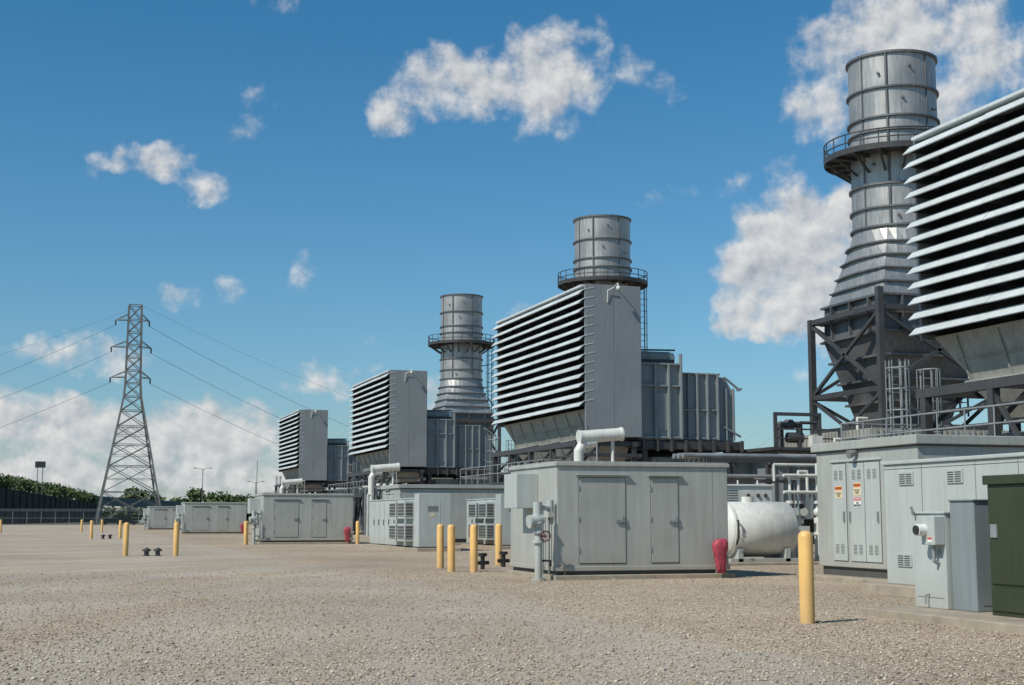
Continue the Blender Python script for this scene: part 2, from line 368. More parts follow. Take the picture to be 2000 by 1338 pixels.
def silencer(dy):
    o=Obj('vent_silencer_pipe'); y=70.3
    w=o.p('silencer_barrel','white'); w.cyl((26.4,y,5.85),(28.75,y,6.05),0.34,n=20); w.cyl((28.75,y,6.05),(28.85,y,6.06),.38,n=20); w.cyl((26.35,y,5.84),(26.45,y,5.85),.38,n=20)
    w.path([(27.3,y,5.6),(26.6,y,5.5),(26.35,y,5.1),(26.35,y,0.0)],.26,14)
    w.path([(28.3,y,5.7),(28.3,y,0.0)],.09,10)
    w.box(26.0,28.9,y+.3,y+1.8,4.25,4.4); 
    for x in (26.6,27.2,27.8,28.4): w.box(x,x+.05,y+.3,y+1.8,4.4,4.62)
    w.path([(26.5,y-.2,3.6),(26.0,y-.2,3.6),(26.0,y-.2,0)],.07,8)
    g=o.p('pipe_supports','galv')
    for x in (26.0,29.0): g.beam((x,y+.8,0),(x,y+.8,4.3),.14)
    o.p('hangers','steel').cyl((26.9,y,6.2),(26.9,y,6.45),.03)
    return o.done((0,dy,0))
def switchbox(x0,x1,y0,dep=3.95):
    o=Obj('switchgear_enclosure'); y1=y0+dep; H=3.04
    o.p('concrete_slab','conc',.02).box(x0-.12,x1+.1,y0-.18,y1+.1,-.1,.12)
    o.p('skid_base','encl_dk').box(x0+.06,x1-.06,y0+.06,y1-.06,.12,.24)
    b=o.p('walls','encl',.02); b.box(x0,x1,y0,y1,.24,H-.1)
    b.box(x0-.03,x1+.03,y0-.03,y0-.001,.22,.34); b.box(x0-.03,x0-.001,y0,y1,.22,.34)
    r=o.p('roof_cap','encl',.015); r.box(x0-.05,x1+.05,y0-.05,y1+.05,H-.1,H)
    r.box(x0-.02,x1+.02,y0-.02,y1+.02,H,H+.03)
    W=x1-x0
    for a,c in ((.125,.39),(.54,.70)):
        xa,xb=x0+W*a,x0+W*c
        g=o.p('door_gap','encl_dk'); g.box(xa-.016,xb+.016,y0-.004,y0+.01,.40,2.655)
        o.p('doors','door',.008).box(xa,xb,y0-.02,y0-.003,.42,2.64)
        o.p('drip_edges','encl',.005).box(xa-.1,xb+.1,y0-.09,y0,2.70,2.73)
        h=o.p('door_handles','galv'); 
        h.box(xb-.28,xb-.03,y0-.07,y0-.02,1.48,1.54); h.box(xb-.10,xb-.02,y0-.05,y0-.02,1.40,1.62)
        hh=o.p('hinges','galv')
        for z in (.7,1.5,2.3): hh.box(xa-.03,xa+.01,y0-.035,y0-.02,z,z+.12)
    s=o.p('panel_seams','encl_dk')
    s.box(x1-.45,x1-.443,y0-.002,y0+.01,.3,H-.12)
    for xx in (x0+.2,x1-.3): s.cyl((xx,y0-.03,.17),(xx,y0+.07,.17),.035,n=8)
    a=o.p('wall_hvac_unit','cab',.015); a.box(x0-.62,x0-.001,y0+1.5,y0+2.6,1.85,2.78)
    j=o.p('junction_box','cab',.01); j.box(x0-.16,x0-.001,y0+.25,y0+.6,1.6,1.95)
    o.p('conduits','galv').path([(x0-.08,y0+.42,1.6),(x0-.08,y0+.42,.1)],.03,8)
    o.p('conduits','galv').path([(x0-.08,y0+.9,1.9),(x0-.08,y0+.9,.1)],.025,8)
    o.done()
    e=Obj('fire_extinguisher_cover'); c=e.p('cover','pink')
    ex,ey=x1-.40,y0-.32
    prof=[(.07,.15,0),(.12,.16,.02),(.14,.35,.01),(.16,.6,-.01),(.21,.80,-.01),(.21,.92,0),(.17,.99,.02),(.11,1.03,.03)]
    def rr(r,z,ox):
        out=[]
        for k in range(20):
            t=2*PI*k/20; c_,s_=math.cos(t),math.sin(t); m=(abs(c_)**3+abs(s_)**3)**(1/3)
            w_=1+.07*math.sin(k*2.7+z*7)+.05*math.sin(k*1.3-z*15)
            out.append((ex+ox+r*c_/m*w_,ey+r*.62*s_/m*w_,z+.02*math.sin(k*1.9)))
        return out
    c.loft([rr(r,z,ox) for r,z,ox in prof],True,True)
    e.p('mounting_post','galv').cyl((ex,ey+.24,0),(ex,ey+.24,1.0),.03); e.p('mounting_post','galv').box(ex-.1,ex+.1,ey+.14,ey+.26,.86,.9)
    e.done()
    v=Obj('standpipe_valve'); vx,vy=x0-.55,y0-.1
    p=v.p('pipe','cab'); p.cyl((vx,vy,0),(vx,vy,1.35),.10,n=16); p.cyl((vx,vy,0),(vx,vy,.05),.2,n=16)
    p.cyl((vx-.02,vy,1.35),(vx-.02,vy,2.0),.12,n=16); p.cyl((vx-.02,vy,1.45),(vx-.02,vy,1.7),.17,.13,n=16)
    p.cyl((vx-.22,vy-.04,1.5),(vx+.1,vy,1.58),.15,n=16); p.cyl((vx-.28,vy-.05,1.49),(vx-.2,vy-.04,1.5),.17,n=16)
    p.cyl((vx,vy,1.85),(vx+.4,vy+.15,1.85),.07,n=12); p.cyl((vx,vy,.95),(vx,vy,1.02),.16,n=16); p.cyl((vx,vy,1.2),(vx,vy,1.27),.16,n=16)
    p.cyl((vx+.38,vy+.15,1.75),(vx+.38,vy+.15,2.05),.09,n=12)
    w=v.p('hand_wheel','redw')
    cxx,cyy,cz=vx+.12,vy-.22,1.13; P=[(cxx+.13*math.cos(2*PI*k/12),cyy,cz+.13*math.sin(2*PI*k/12)) for k in range(12)]
    w.path(P+[P[0]],.018,6); w.cyl((cxx,cyy-.02,cz),(vx,vy,cz),.025)
    for k in range(3): w.cyl(P[k*2],P[k*2+6],.01,n=5)
    v.p('drain_fittings','blk').path([(vx+.1,vy,.5),(vx+.3,vy-.05,.5),(vx+.3,vy-.05,.35)],.03,6)
    v.done()
def control_building(dy,signs=False):
    o=Obj('control_building'); x0,x1,y0,y1=19.0,25.5,28.3,32.9
    y0+=dy;y1+=dy
    o.p('concrete_slab','conc',.02).box(x0-.5,x1+.5,y0-.5,y1+.3,-.1,.14)
    o.p('skid_base','encl_dk').box(x0+.08,x1-.08,y0+.08,y1-.08,.14,.36)
    b=o.p('walls','encl',.02); b.box(x0,x1,y0,y1,.36,3.3)
    o.p('roof','encl',.02).box(x0-.1,x1+.1,y0-.1,y1+.12,3.3,3.52)
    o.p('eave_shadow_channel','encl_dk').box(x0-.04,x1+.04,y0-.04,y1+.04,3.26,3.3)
    g=o.p('door_gaps','encl_dk'); d=o.p('doors','cab',.008); l=o.p('door_louvers','encl_dk')
    for ya,yb in ((y1-1.45,y1-.8),(y1-2.3,y1-1.62),(y1-3.0,y1-2.33)):
        g.box(x0-.004,x0+.01,ya-.015,yb+.015,.5,2.98); d.box(x0-.025,x0-.003,ya,yb,.52,2.95)
        for zz in (.7,2.55):
            for i in range(7): 
                for yy in (ya+.13,ya+.38): l.box(x0-.028,x0-.024,yy,yy+.16,zz+i*.035,zz+i*.035+.014)
    d.box(x0-.03,x0-.001,y1-3.1,y1-.7,3.0,3.06)
    h=o.p('door_handles','galv')
    for y in (y1-1.4,y1-1.68,y1-2.95): h.box(x0-.07,x0-.025,y,y+.05,1.5,1.75)
    f=o.p('wall_lamp','galv'); f.cyl((x0-.25,y1-2.0,3.16),(x0,y1-2.0,3.22),.11,.06)
    if signs:
        s=o.p('sign_plates','signw'); og=o.p('sign_headers','orange'); yl=o.p('sign_lower','signy'); rd=o.p('sign_red_header','red')
        for yc,zc in ((y1-1.12,2.24),(y1-2.0,2.30)):
            s.box(x0-.032,x0-.026,yc-.17,yc+.17,zc-.16,zc+.16); og.box(x0-.036,x0-.032,yc-.16,yc+.16,zc+.05,zc+.15)
            yl.box(x0-.036,x0-.032,yc-.16,yc+.16,zc-.15,zc+.03)
            o.extra.append(('sign_text','WARNING',(x0-.038,yc,zc+.10),.07,FX,'blk'))
            o.extra.append(('sign_text','ELECTRICAL\nHAZARD\nINSIDE',(x0-.038,yc,zc-.06),.048,FX,'blk'))
        yc,zc=y1-2.0,1.98
        s.box(x0-.032,x0-.026,yc-.17,yc+.17,zc-.13,zc+.13); rd.box(x0-.036,x0-.032,yc-.16,yc+.16,zc+.04,zc+.12)
        o.extra.append(('sign_text','DANGER',(x0-.038,yc,zc+.08),.07,FX,'signw'))
        o.extra.append(('sign_text','NO\nSMOKING',(x0-.038,yc,zc-.05),.075,FX,'blk'))
    return o.done()
def bollard(x,y,h=1.4,r=.115):
    o=Obj('bollard'); p=o.p('post','yellow')
    n=20
    prof=[(r,-.05),(r,h-.1),(r*.94,h-.06),(r*.75,h-.025),(r*.4,h-.004),(.005,h)]
    p.loft([[(x+q*math.cos(2*PI*k/n),y+q*math.sin(2*PI*k/n),z) for k in range(n)] for q,z in prof],True,True)
    ob=o.done(); ob.rotation_euler=(random.uniform(-.01,.01),random.uniform(-.01,.01),random.uniform(0,6))
def valve_stub(x,y):
    o=Obj('buried_valve_cap'); p=o.p('riser','steel'); p.cyl((x,y,0),(x,y,.22),.10); p.cyl((x,y,.2),(x,y,.28),.18); p.cyl((x,y,.28),(x,y,.33),.12,.08); p.cyl((x,y,0),(x,y,.03),.16)
    o.p('cap_bolts','dusty').cyl((x,y,.33),(x,y,.37),.04)
    o.done()
# ---------------------------------------------------------------- build the plant
for k in (-1,0,1,2):
    dy=SY*k
    intake(dy); duct(dy); platform(dy); enclosure(dy)
    if k>=0: stack(dy)
    silencer(dy)
    control_building(dy+SY,signs=False) if k>=0 and k<2 else None
control_building(0,True)
switchbox(12.4,17.3,34.7); switchbox(11.95,17.45,86.2); switchbox(11.75,17.6,138.5); switchbox(11.6,17.2,190)
for x,y in ((2.75,161),(2.62,111.1),(4.85,160),(4.78,113.1),(2.86,61.9),(4.87,61.2),(10.72,84.5),(10.95,86.1),(11.15,87.6),(11.72,43.85),(11.25,40.83),(11.85,40.5),(14.3,45.9),(17.7,85.9),(10.98,19.4),(-5.3,155),(11.0,139)):
    bollard(x,y)
for x,y in ((3.70,61.6),(4.15,61.5),(3.5,112),(4.0,112)): valve_stub(x,y)
for x,y in ((12.75,42.6),(14.0,44.4)):
    o=Obj('drain_valve_stub'); p=o.p('stub','blk'); p.cyl((x,y,0),(x,y,.45),.07); p.cyl((x,y,.4),(x,y,.5),.14); p.cyl((x-.2,y,.2),(x+.2,y,.2),.06); o.done()
def cabline(x,ya,yb,ztop,w=1.5):
    o=Obj('electrical_cabinet'); 
    o.p('concrete_slab','conc',.02).box(x-.25,x+w+.4,ya-.6,yb+.2,-.1,.16)
    b=o.p('housing','cab',.02); b.box(x,x+w,ya+.9,yb,.2,ztop-.25); b.box(x-.05,x+w+.05,ya,ya+.88,.2,ztop)
    b.box(x-.04,x+w+.04,ya+.9,yb+.04,ztop-.25,ztop-.19)
    g=o.p('door_gaps','encl_dk'); y=yb-.1
    while y-1.2>ya+4.6:
        g.box(x-.003,x+.01,y-1.2,y-1.17,.3,ztop-.4); y-=1.2
        g.box(x-.04,x,y+.1,y+.16,1.2,1.5)
    ac=o.p('air_conditioners','cab',.015); dk=o.p('air_conditioner_grilles','encl_dk')
    for yy in (ya+1.2,ya+3.1):
        for z in (.45,1.55):
            ac.box(x-.45,x-.001,yy,yy+1.5,z,z+.85); dk.box(x-.456,x-.45,yy+.12,yy+1.38,z+.1,z+.75)
            for q in np.arange(z+.14,z+.75,.15): ac.box(x-.47,x-.456,yy+.1,yy+1.4,q,q+.02)
            dk.box(x-.4,x-.05,yy-.006,yy,z+.1,z+.75)
            for q in np.arange(z+.14,z+.75,.15): ac.box(x-.42,x-.03,yy-.02,yy-.006,q,q+.02)
    dk.box(x+.4,x+.9,ya-.006,ya,1.9,2.15)
    for q in np.arange(1.92,2.15,.06): ac.box(x+.38,x+.92,ya-.015,ya-.006,q,q+.02)
    ac.box(x+1.0,x+1.02,ya-.01,ya,.4,2.5); o.p('sign_plate','signy').box(x+.55,x+.75,ya-.01,ya,1.66,1.8)
    o.done()
cabline(16.6,66.0,77.3,2.75); cabline(21.8,69.5,76,2.8,1.6)
# ---------------------------------------------------------------- right-hand foreground cabinets
o=Obj('electrical_cabinet')
o.p('concrete_slab','conc',.02).box(16.6,20,21.0,27.0,-.1,.2)
b=o.p('housing','cab',.02); b.box(17,18.6,21.2,26.6,.2,2.72); b.box(16.95,18.65,21.15,26.65,2.72,2.8)
v=o.p('vents','cab',.005); g=o.p('vent_slots','encl_dk')
for yc,zc in ((25.75,2.42),(24.05,2.42),(25.9,.72)):
    v.box(16.97,17,yc-.26,yc+.26,zc-.14,zc+.14)
    for q in range(5):
        for yy in (yc-.22,yc+.02): g.box(16.962,16.97,yy,yy+.2,zc-.11+q*.045,zc-.09+q*.045)
for y in (25.2,23.4,22.1): g.box(16.996,17.01,y,y+.012,.25,2.7)
g.box(16.996,17.01,21.25,26.6,2.62,2.632)
o.p('pad_lock','galv').box(16.93,17,25.02,25.1,1.4,1.6)
o.done()
o=Obj('meter_cabinet')
o.p('concrete_slab','conc',.02).box(12.75,20,13.0,20.85,-.1,.13)
b=o.p('housing','cab',.015); b.box(13.7,14.6,19.72,20.62,.13,1.66); b.box(13.67,14.63,19.69,20.65,1.66,1.70)
b2=o.p('tall_housing','duct',.015); b2.box(13.78,14.85,19.05,19.69,.13,1.86); b2.box(13.75,14.88,19.02,19.70,1.86,1.89)
m=o.p('meter_socket','cab',.01); m.box(13.5,13.7,19.72,20.08,1.16,1.62)
o.p('meter_dial','signw').cyl((13.36,20.0,1.40),(13.5,20.0,1.40),.095,n=20); o.p('meter_glass','glass').cyl((13.33,20.0,1.40),(13.36,20.0,1.40),.075,n=20)
c=o.p('conduit','galv'); c.path([(13.6,19.9,1.16),(13.6,19.9,.9),(13.72,19.9,.85)],.03,8); c.path([(13.62,20.2,.2),(13.62,20.2,.34),(13.72,20.2,.36)],.015,6)
c.box(13.69,13.70,19.85,19.95,1.0,1.1)
g=o.p('panel_gaps','encl_dk'); g.box(13.697,13.71,19.80,20.55,.30,.308); g.box(14.2,14.208,19.717,19.73,.2,1.6)
g.box(13.9,14.75,19.046,19.06,.22,.23)
o.p('sign_label','signw').box(13.49,13.5,19.78,19.9,1.2,1.28)
o.p('label_red','red').box(13.488,13.49,19.78,19.9,1.25,1.28)
c.cyl((13.64,20.5,1.64),(13.6,20.5,1.78),.02)
o.done()
o=Obj('pad_mounted_transformer')
b=o.p('tank','green',.02); b.box(13.6,16.4,14.6,18.45,.13,2.1); b.box(13.55,16.45,14.55,18.5,2.1,2.24)
b.box(13.57,13.6,16.6,18.4,.2,.55); b.box(13.575,13.6,14.8,18.4,.6,2.05)
o.p('hinges','galv').box(13.55,13.58,18.2,18.35,1.3,1.5)
o.done()
o=Obj('storage_tank'); w=o.p('shell','white'); cx0,cx1,cy,cz,R=21.95,24.3,44.4,1.2,.95
n=40
def rx(x,r): return [(x,cy+r*math.cos(2*PI*k/n),cz+r*math.sin(2*PI*k/n)) for k in range(n)]
prof=[(cx0-.34,.02),(cx0-.33,.25),(cx0-.28,.5),(cx0-.18,.74),(cx0-.07,.88),(cx0,R),(cx1,R),(cx1+.1,.85),(cx1+.25,.6),(cx1+.33,.1)]
w.loft([rx(x,r) for x,r in prof],True,True)
w.loft([rx(cx0+.02,R),rx(cx0+.02,R+.025),rx(cx0+.08,R+.025),rx(cx0+.08,R)],False,False)
w.cyl((22.9,cy,cz+.8),(22.9,cy,cz+1.12),.22,n=20)
s=o.p('saddles','cab',.01)
for x in (22.2,24.0): s.box(x-.1,x+.1,cy-.8,cy+.8,.1,.55)
s.box(21.8,24.5,cy-.8,cy-.65,.1,.22)
f=o.p('fittings','blk')
for yy,zz in ((cy-.45,1.5),(cy-.5,1.1),(cy-.3,.8)): f.cyl((cx0-.30,yy,zz),(cx0-.1,yy,zz),.05)
f.path([(22.0,cy-.97,1.5),(22.0,cy-1.05,1.5),(22.0,cy-1.05,.9),(22.0,cy-.9,.7)],.03,6)
o.p('concrete_slab','conc',.02).box(21.2,27.5,43.0,49.5,-.1,.10)
o.done()
o=Obj('compressor_skid')
b=o.p('housing','white',.02); b.box(22.5,24.9,46.3,48.6,.1,2.72); b.box(22.45,24.95,46.25,48.65,2.72,2.8)
g=o.p('side_grille','encl_dk')
for z in np.arange(1.75,2.6,.09): g.box(22.49,22.5,46.5,48.4,z,z+.035); g.box(22.65,23.5,46.29,46.3,z,z+.03)
for x in (23.9,24.3,24.6): g.cyl((x,46.25,2.4),(x,46.3,2.4),.07)
for x in (23.9,24.3): g.cyl((x,46.25,2.05),(x,46.3,2.05),.05)
for x in (22.9,23.6,24.4): o.p('lifting_lugs','white').cyl((x,46.5,2.8),(x,46.5,2.95),.03)
o.done()
o=Obj('valve_manifold'); w=o.p('pipes','white')
for i,x in enumerate((25.0,25.5,26.1,26.7)):
    y=45.2+.25*(i%2); w.path([(x,y,0),(x,y,3.0+.25*(i%3)),(x+.35,y,3.0+.25*(i%3)),(x+.35,y,2.2)],.055,8)
    w.cyl((x,y,1.4),(x,y,1.55),.15); w.cyl((x,y,2.1),(x,y,2.2),.15); w.ball((x,y,1.8),.16,10)
    w.cyl((x,y-.1,1.8),(x,y-.35,1.8),.03); w.cyl((x,y-.35,1.8),(x,y-.37,1.8),.15,n=12)
for z in (1.0,2.5,3.1): w.path([(24.7,45.1,z),(27.2,45.1,z)],.06,8)
w.path([(24.6,45.6,3.5),(27.0,45.6,3.5)],.05,8); w.path([(24.6,45.6,3.5),(24.6,45.6,2.9)],.05,8)
w.box(25.0,25.6,44.9,45.3,0.1,1.3); w.box(26,26.7,44.8,45.3,.1,1.6)
k=o.p('gauges','blk')
for x,z in ((25.3,2.0),(26.1,1.9),(26.8,2.3)): k.cyl((x,44.9,z),(x,44.95,z),.09)
o.done()
o=Obj('pipe_rack'); s=o.p('frame','steel')
for x in (27,31,35,39):
    s.beam((x,56,0),(x,56,4.2),.2); s.beam((x,58,0),(x,58,4.2),.2); s.beam((x,56,4.1),(x,58,4.1),.2)
for z in (3.2,4.1): s.beam((27,56,z),(39,56,z),.16)
g=o.p('pipes','galv')
for i,y in enumerate((56.4,56.9,57.4)): g.cyl((26,y,4.3),(40,y,4.3),.12)
g.path([(27,55.7,3.4),(39,55.7,3.4)],.08,8)
o.done()
# ---------------------------------------------------------------- transmission tower + lines
TX,TY,TH=16.2,341.5,51.5
tw=Obj('transmission_tower'); t=tw.p('lattice','towerst')
def hw(z):
    if z<27: return 7.4-(7.4-2.45)*z/27
    if z<31: return 2.45-(2.45-1.75)*(z-27)/4
    return 1.75-(1.75-1.45)*(z-31)/20
def corner(i,z): h=hw(z); return (TX+(-h,h,h,-h)[i],TY+(-h,-h,h,h)[i],z)
lv=[0,7.5,13.5,18.5,22.8,26.5,29.8,33,36,39,42,45,48,51.5]
for a,b in zip(lv[:-1],lv[1:]):
    for i in range(4):
        t.beam(corner(i,a),corner(i,b),.34); j=(i+1)%4
        t.beam(corner(i,a),corner(j,b),.17); t.beam(corner(j,a),corner(i,b),.17); t.beam(corner(i,b),corner(j,b),.17)
        if a<20:
            mz=(a+b)/2; A=Vector(corner(i,mz));B=Vector(corner(j,mz)); t.beam(A,B,.10)
            Mm=(Vector(corner(i,b))+Vector(corner(j,b)))/2; t.beam(A,Mm,.10); t.beam(B,Mm,.10)
ARM=[(47.8,4.4),(41.4,5.2),(34.2,5.2)]; ins=tw.p('insulators','steel'); tips=[]
for z,l in ARM:
    for sg in (-1,1):
        ll=l if sg<0 else l*.75
        tip=(TX+sg*ll,TY,z)
        for i in ((0,3) if sg<0 else (1,2)):
            t.beam(corner(i,z+.2),tip,.16); t.beam(corner(i,z+1.6),tip,.14)
        ins.cyl((tip[0],tip[1],z),(tip[0],tip[1],z-1.2),.18,n=8)
        tips.append((tip[0],tip[1],z-1.2))
tips.append((TX+1.4,TY,TH))
tw.done()
pl=Obj('power_line'); w=pl.p('conductors','steel')
def wire(a,b,sag,n=28,r=.04):
    a=Vector(a);b=Vector(b);P=[]
    for i in range(n+1):
        f=i/n; p=a.lerp(b,f); p.z-=sag*4*f*(1-f); P.append(p)
    for p,q in zip(P[:-1],P[1:]): w.cyl(p,q,r,n=5,cap=False)
for ti,(x,y,z) in enumerate(tips):
    rr_=.022 if z>51 else .04
    if ti%2==1 or z>51: wire((x,y,z),(x+366,y+376,z),34 if z<51 else 26,r=rr_)
    if ti%2==0: wire((x,y,z),(x-330,y+330,z-2),34 if z<51 else 26,r=rr_)
pl.done()
# ---------------------------------------------------------------- distant setting
def foliage(name,blobs,leaf=.5,per=260,trunk=False):
    o=Obj(name); l=o.p('foliage','leaf')
    for (x,y,z,rx_,ry_,rz_) in blobs:
        for i in range(per):
            d=Vector((random.gauss(0,1),random.gauss(0,1),random.gauss(0,1))).normalized()*(random.random()**.45)
            d*=random.uniform(.8,1.15)
            p=Vector((x+d.x*rx_,y+d.y*ry_,z+d.z*rz_)); s=leaf*random.uniform(.5,1.3)
            a=Vector((random.gauss(0,1),random.gauss(0,1),random.gauss(0,1))).normalized(); b_=a.cross(Vector((random.gauss(0,1),random.gauss(0,1),random.gauss(0,1)))).normalized()
            l.face([p-a*s-b_*s*.5,p+a*s*.3-b_*s*.7,p+a*s+b_*s*.2,p-a*s*.2+b_*s*.8])
        if trunk:
            b=o.p('trunk_and_limbs','bark'); b.cyl((x,y,0),(x,y,z),.35,.15,n=7)
            for k in range(3): b.cyl((x,y,z*.6),(x+random.uniform(-1,1)*rx_*.6,y+random.uniform(-1,1),z+rz_*.3),.14,.05,n=5)
    o.done()
rw=Obj('retaining_wall'); p=rw.p('panels','brownwall')
A=(-22,345);B=(15.5,560)
def lerp2(f): return (A[0]+(B[0]-A[0])*f,A[1]+(B[1]-A[1])*f)
prev=None
for i in range(25):
    f=i/24; x,y=lerp2(f); zt=10.2-3.4*f
    if prev: 
        x0,y0,z0=prev
        p.loft([[(x0,y0,-.2),(x,y,-.2),(x-1,y,-.2),(x0-1,y0,-.2)],[(x0,y0,z0),(x,y,zt),(x-1,y,zt),(x0-1,y0,z0)]],False,True)
        p.box(x-.15,x+.2,y-.3,y+.3,-.2,zt+.02)
    prev=(x,y,zt)
rw.done()
em=Obj('embankment_hill'); e=em.p('slope','grassy'); e.face([(-23.2,344,10.0),(14.6,561,6.6),(-60,600,17),(-120,344,22)]); em.done()
bl=[]
for i in range(85):
    f=random.random(); x,y=lerp2(f); off=random.uniform(.3,9); zt=10.2-3.4*f
    bl.append((x-off,y,zt+1.1+off*.3,random.uniform(1.4,3.0),random.uniform(2,4),random.uniform(1.3,2.7)))
foliage('shrubs',bl,.40,190)
ov=Obj('overpass_bridge'); p=ov.p('deck','roadc')
p.loft([[(12,575,6.6),(12,587,6.6),(12,587,9.3),(12,575,9.3)],[(60,640,5.0),(60,652,5.0),(60,652,7.2),(60,640,7.2)],[(140,700,3.4),(140,712,3.4),(140,712,5.4),(140,700,5.4)]],False,True)
p.loft([[(12,574.6,9.3),(12,575,9.3),(12,575,10.2),(12,574.6,10.2)],[(60,639.6,7.2),(60,640,7.2),(60,640,8.1),(60,639.6,8.1)],[(140,699.6,5.4),(140,700,5.4),(140,700,6.2),(140,699.6,6.2)]],False,True)
for f in (.1,.35,.6,.85): x=12+48*f;y=577+65*f; p.box(x-.8,x+.8,y,y+4,0,6.5)
ov.done()
bl=[]
for i in range(36):
    x=random.uniform(30,98); y=random.uniform(640,690); bl.append((x,y,random.uniform(4,11)*(1.0 if x<75 else .8),random.uniform(4,7),4,random.uniform(3,5)))
foliage('distant_trees',bl,.9,260)
foliage('tree',[(57,395,3.4,3.0,2.5,2.0),(59,395,4.2,2.2,2,1.9),(54.5,396,2.8,2.4,2,1.6)],.35,420,True)
bl=[(random.uniform(-30,160),random.uniform(800,840),random.uniform(1,5),10,4,random.uniform(3,5)) for i in range(40)]
foliage('distant_tree_line',bl,1.2,160)
fe=Obj('chain_link_fence'); p=fe.p('posts_and_rails','galv')
FYY=333
for x in np.arange(-60,23,3): p.cyl((x,FYY,0),(x,FYY,3.1),.06,n=6)
for z in (3.05,1.5,.1): p.cyl((-60,FYY,z),(23,FYY,z),.035,n=5)
q=fe.p('mesh_wires','mesh')
for x in np.arange(-60,23,.45):
    q.beam((x,FYY,.05),(x+1.5,FYY,3.05),.03); q.beam((x+1.5,FYY,.05),(x,FYY,3.05),.03)
for z in (3.2,3.35,3.5): p.cyl((-60,FYY-.2,z),(23,FYY-.2,z),.02,n=4)
fe.done()
def lamp(x,y,h,arms=2):
    o=Obj('street_lamp'); p=o.p('pole','towerst'); p.cyl((x,y,0),(x,y,h),.16,.09,n=8)
    if arms:
        for s in (-1,1):
            p.path([(x,y,h-.5),(x+s*1.0,y,h),(x+s*2.2,y,h+.1)],.06,6); o.p('lamp_heads','dusty').box(x+s*2.2-.5,x+s*2.2+.5,y-.2,y+.2,h-.02,h+.2)
    o.done()
lamp(39.5,410,15.5); lamp(58.5,440,12.6); lamp(61.5,460,20,0)
o=Obj('billboard_sign'); b=o.p('panel','steel'); b.box(-5.7,-3.0,400,400.3,14.9,16.6); o.p('posts','towerst').cyl((-5,400.4,8),(-5,400.4,15),.1); o.p('posts','towerst').cyl((-3.7,400.4,8),(-3.7,400.4,15),.1); o.done()
def car(x,y,mat,van=False):
    o=Obj('parked_van' if van else 'parked_car'); b=o.p('body',mat,.05)
    H=2.1 if van else 1.45
    prof=[(-2.3,.35),(2.3,.35),(2.3,.85),(1.2,.95),(.6,H),(-1.6 if not van else -2.2,H),(-2.3,.95)]
    b.loft([[(x+a,y-.9,z) for a,z in prof],[(x+a,y+.9,z) for a,z in prof]],False,True)
    g=o.p('windows','glass'); g.box(x-1.5,x+.45,y-.91,y-.9,1.0,H-.12)
    wv=o.p('wheels','blk')
    for a in (-1.45,1.45):
        for s in (-.92,.72): wv.cyl((x+a,y+s,.33),(x+a,y+s+.2,.33),.33,n=14)
    o.done()
car(15,322,'carp',True); car(20.2,324,'carw'); car(12,327,'carp'); car(26,330,'carp')
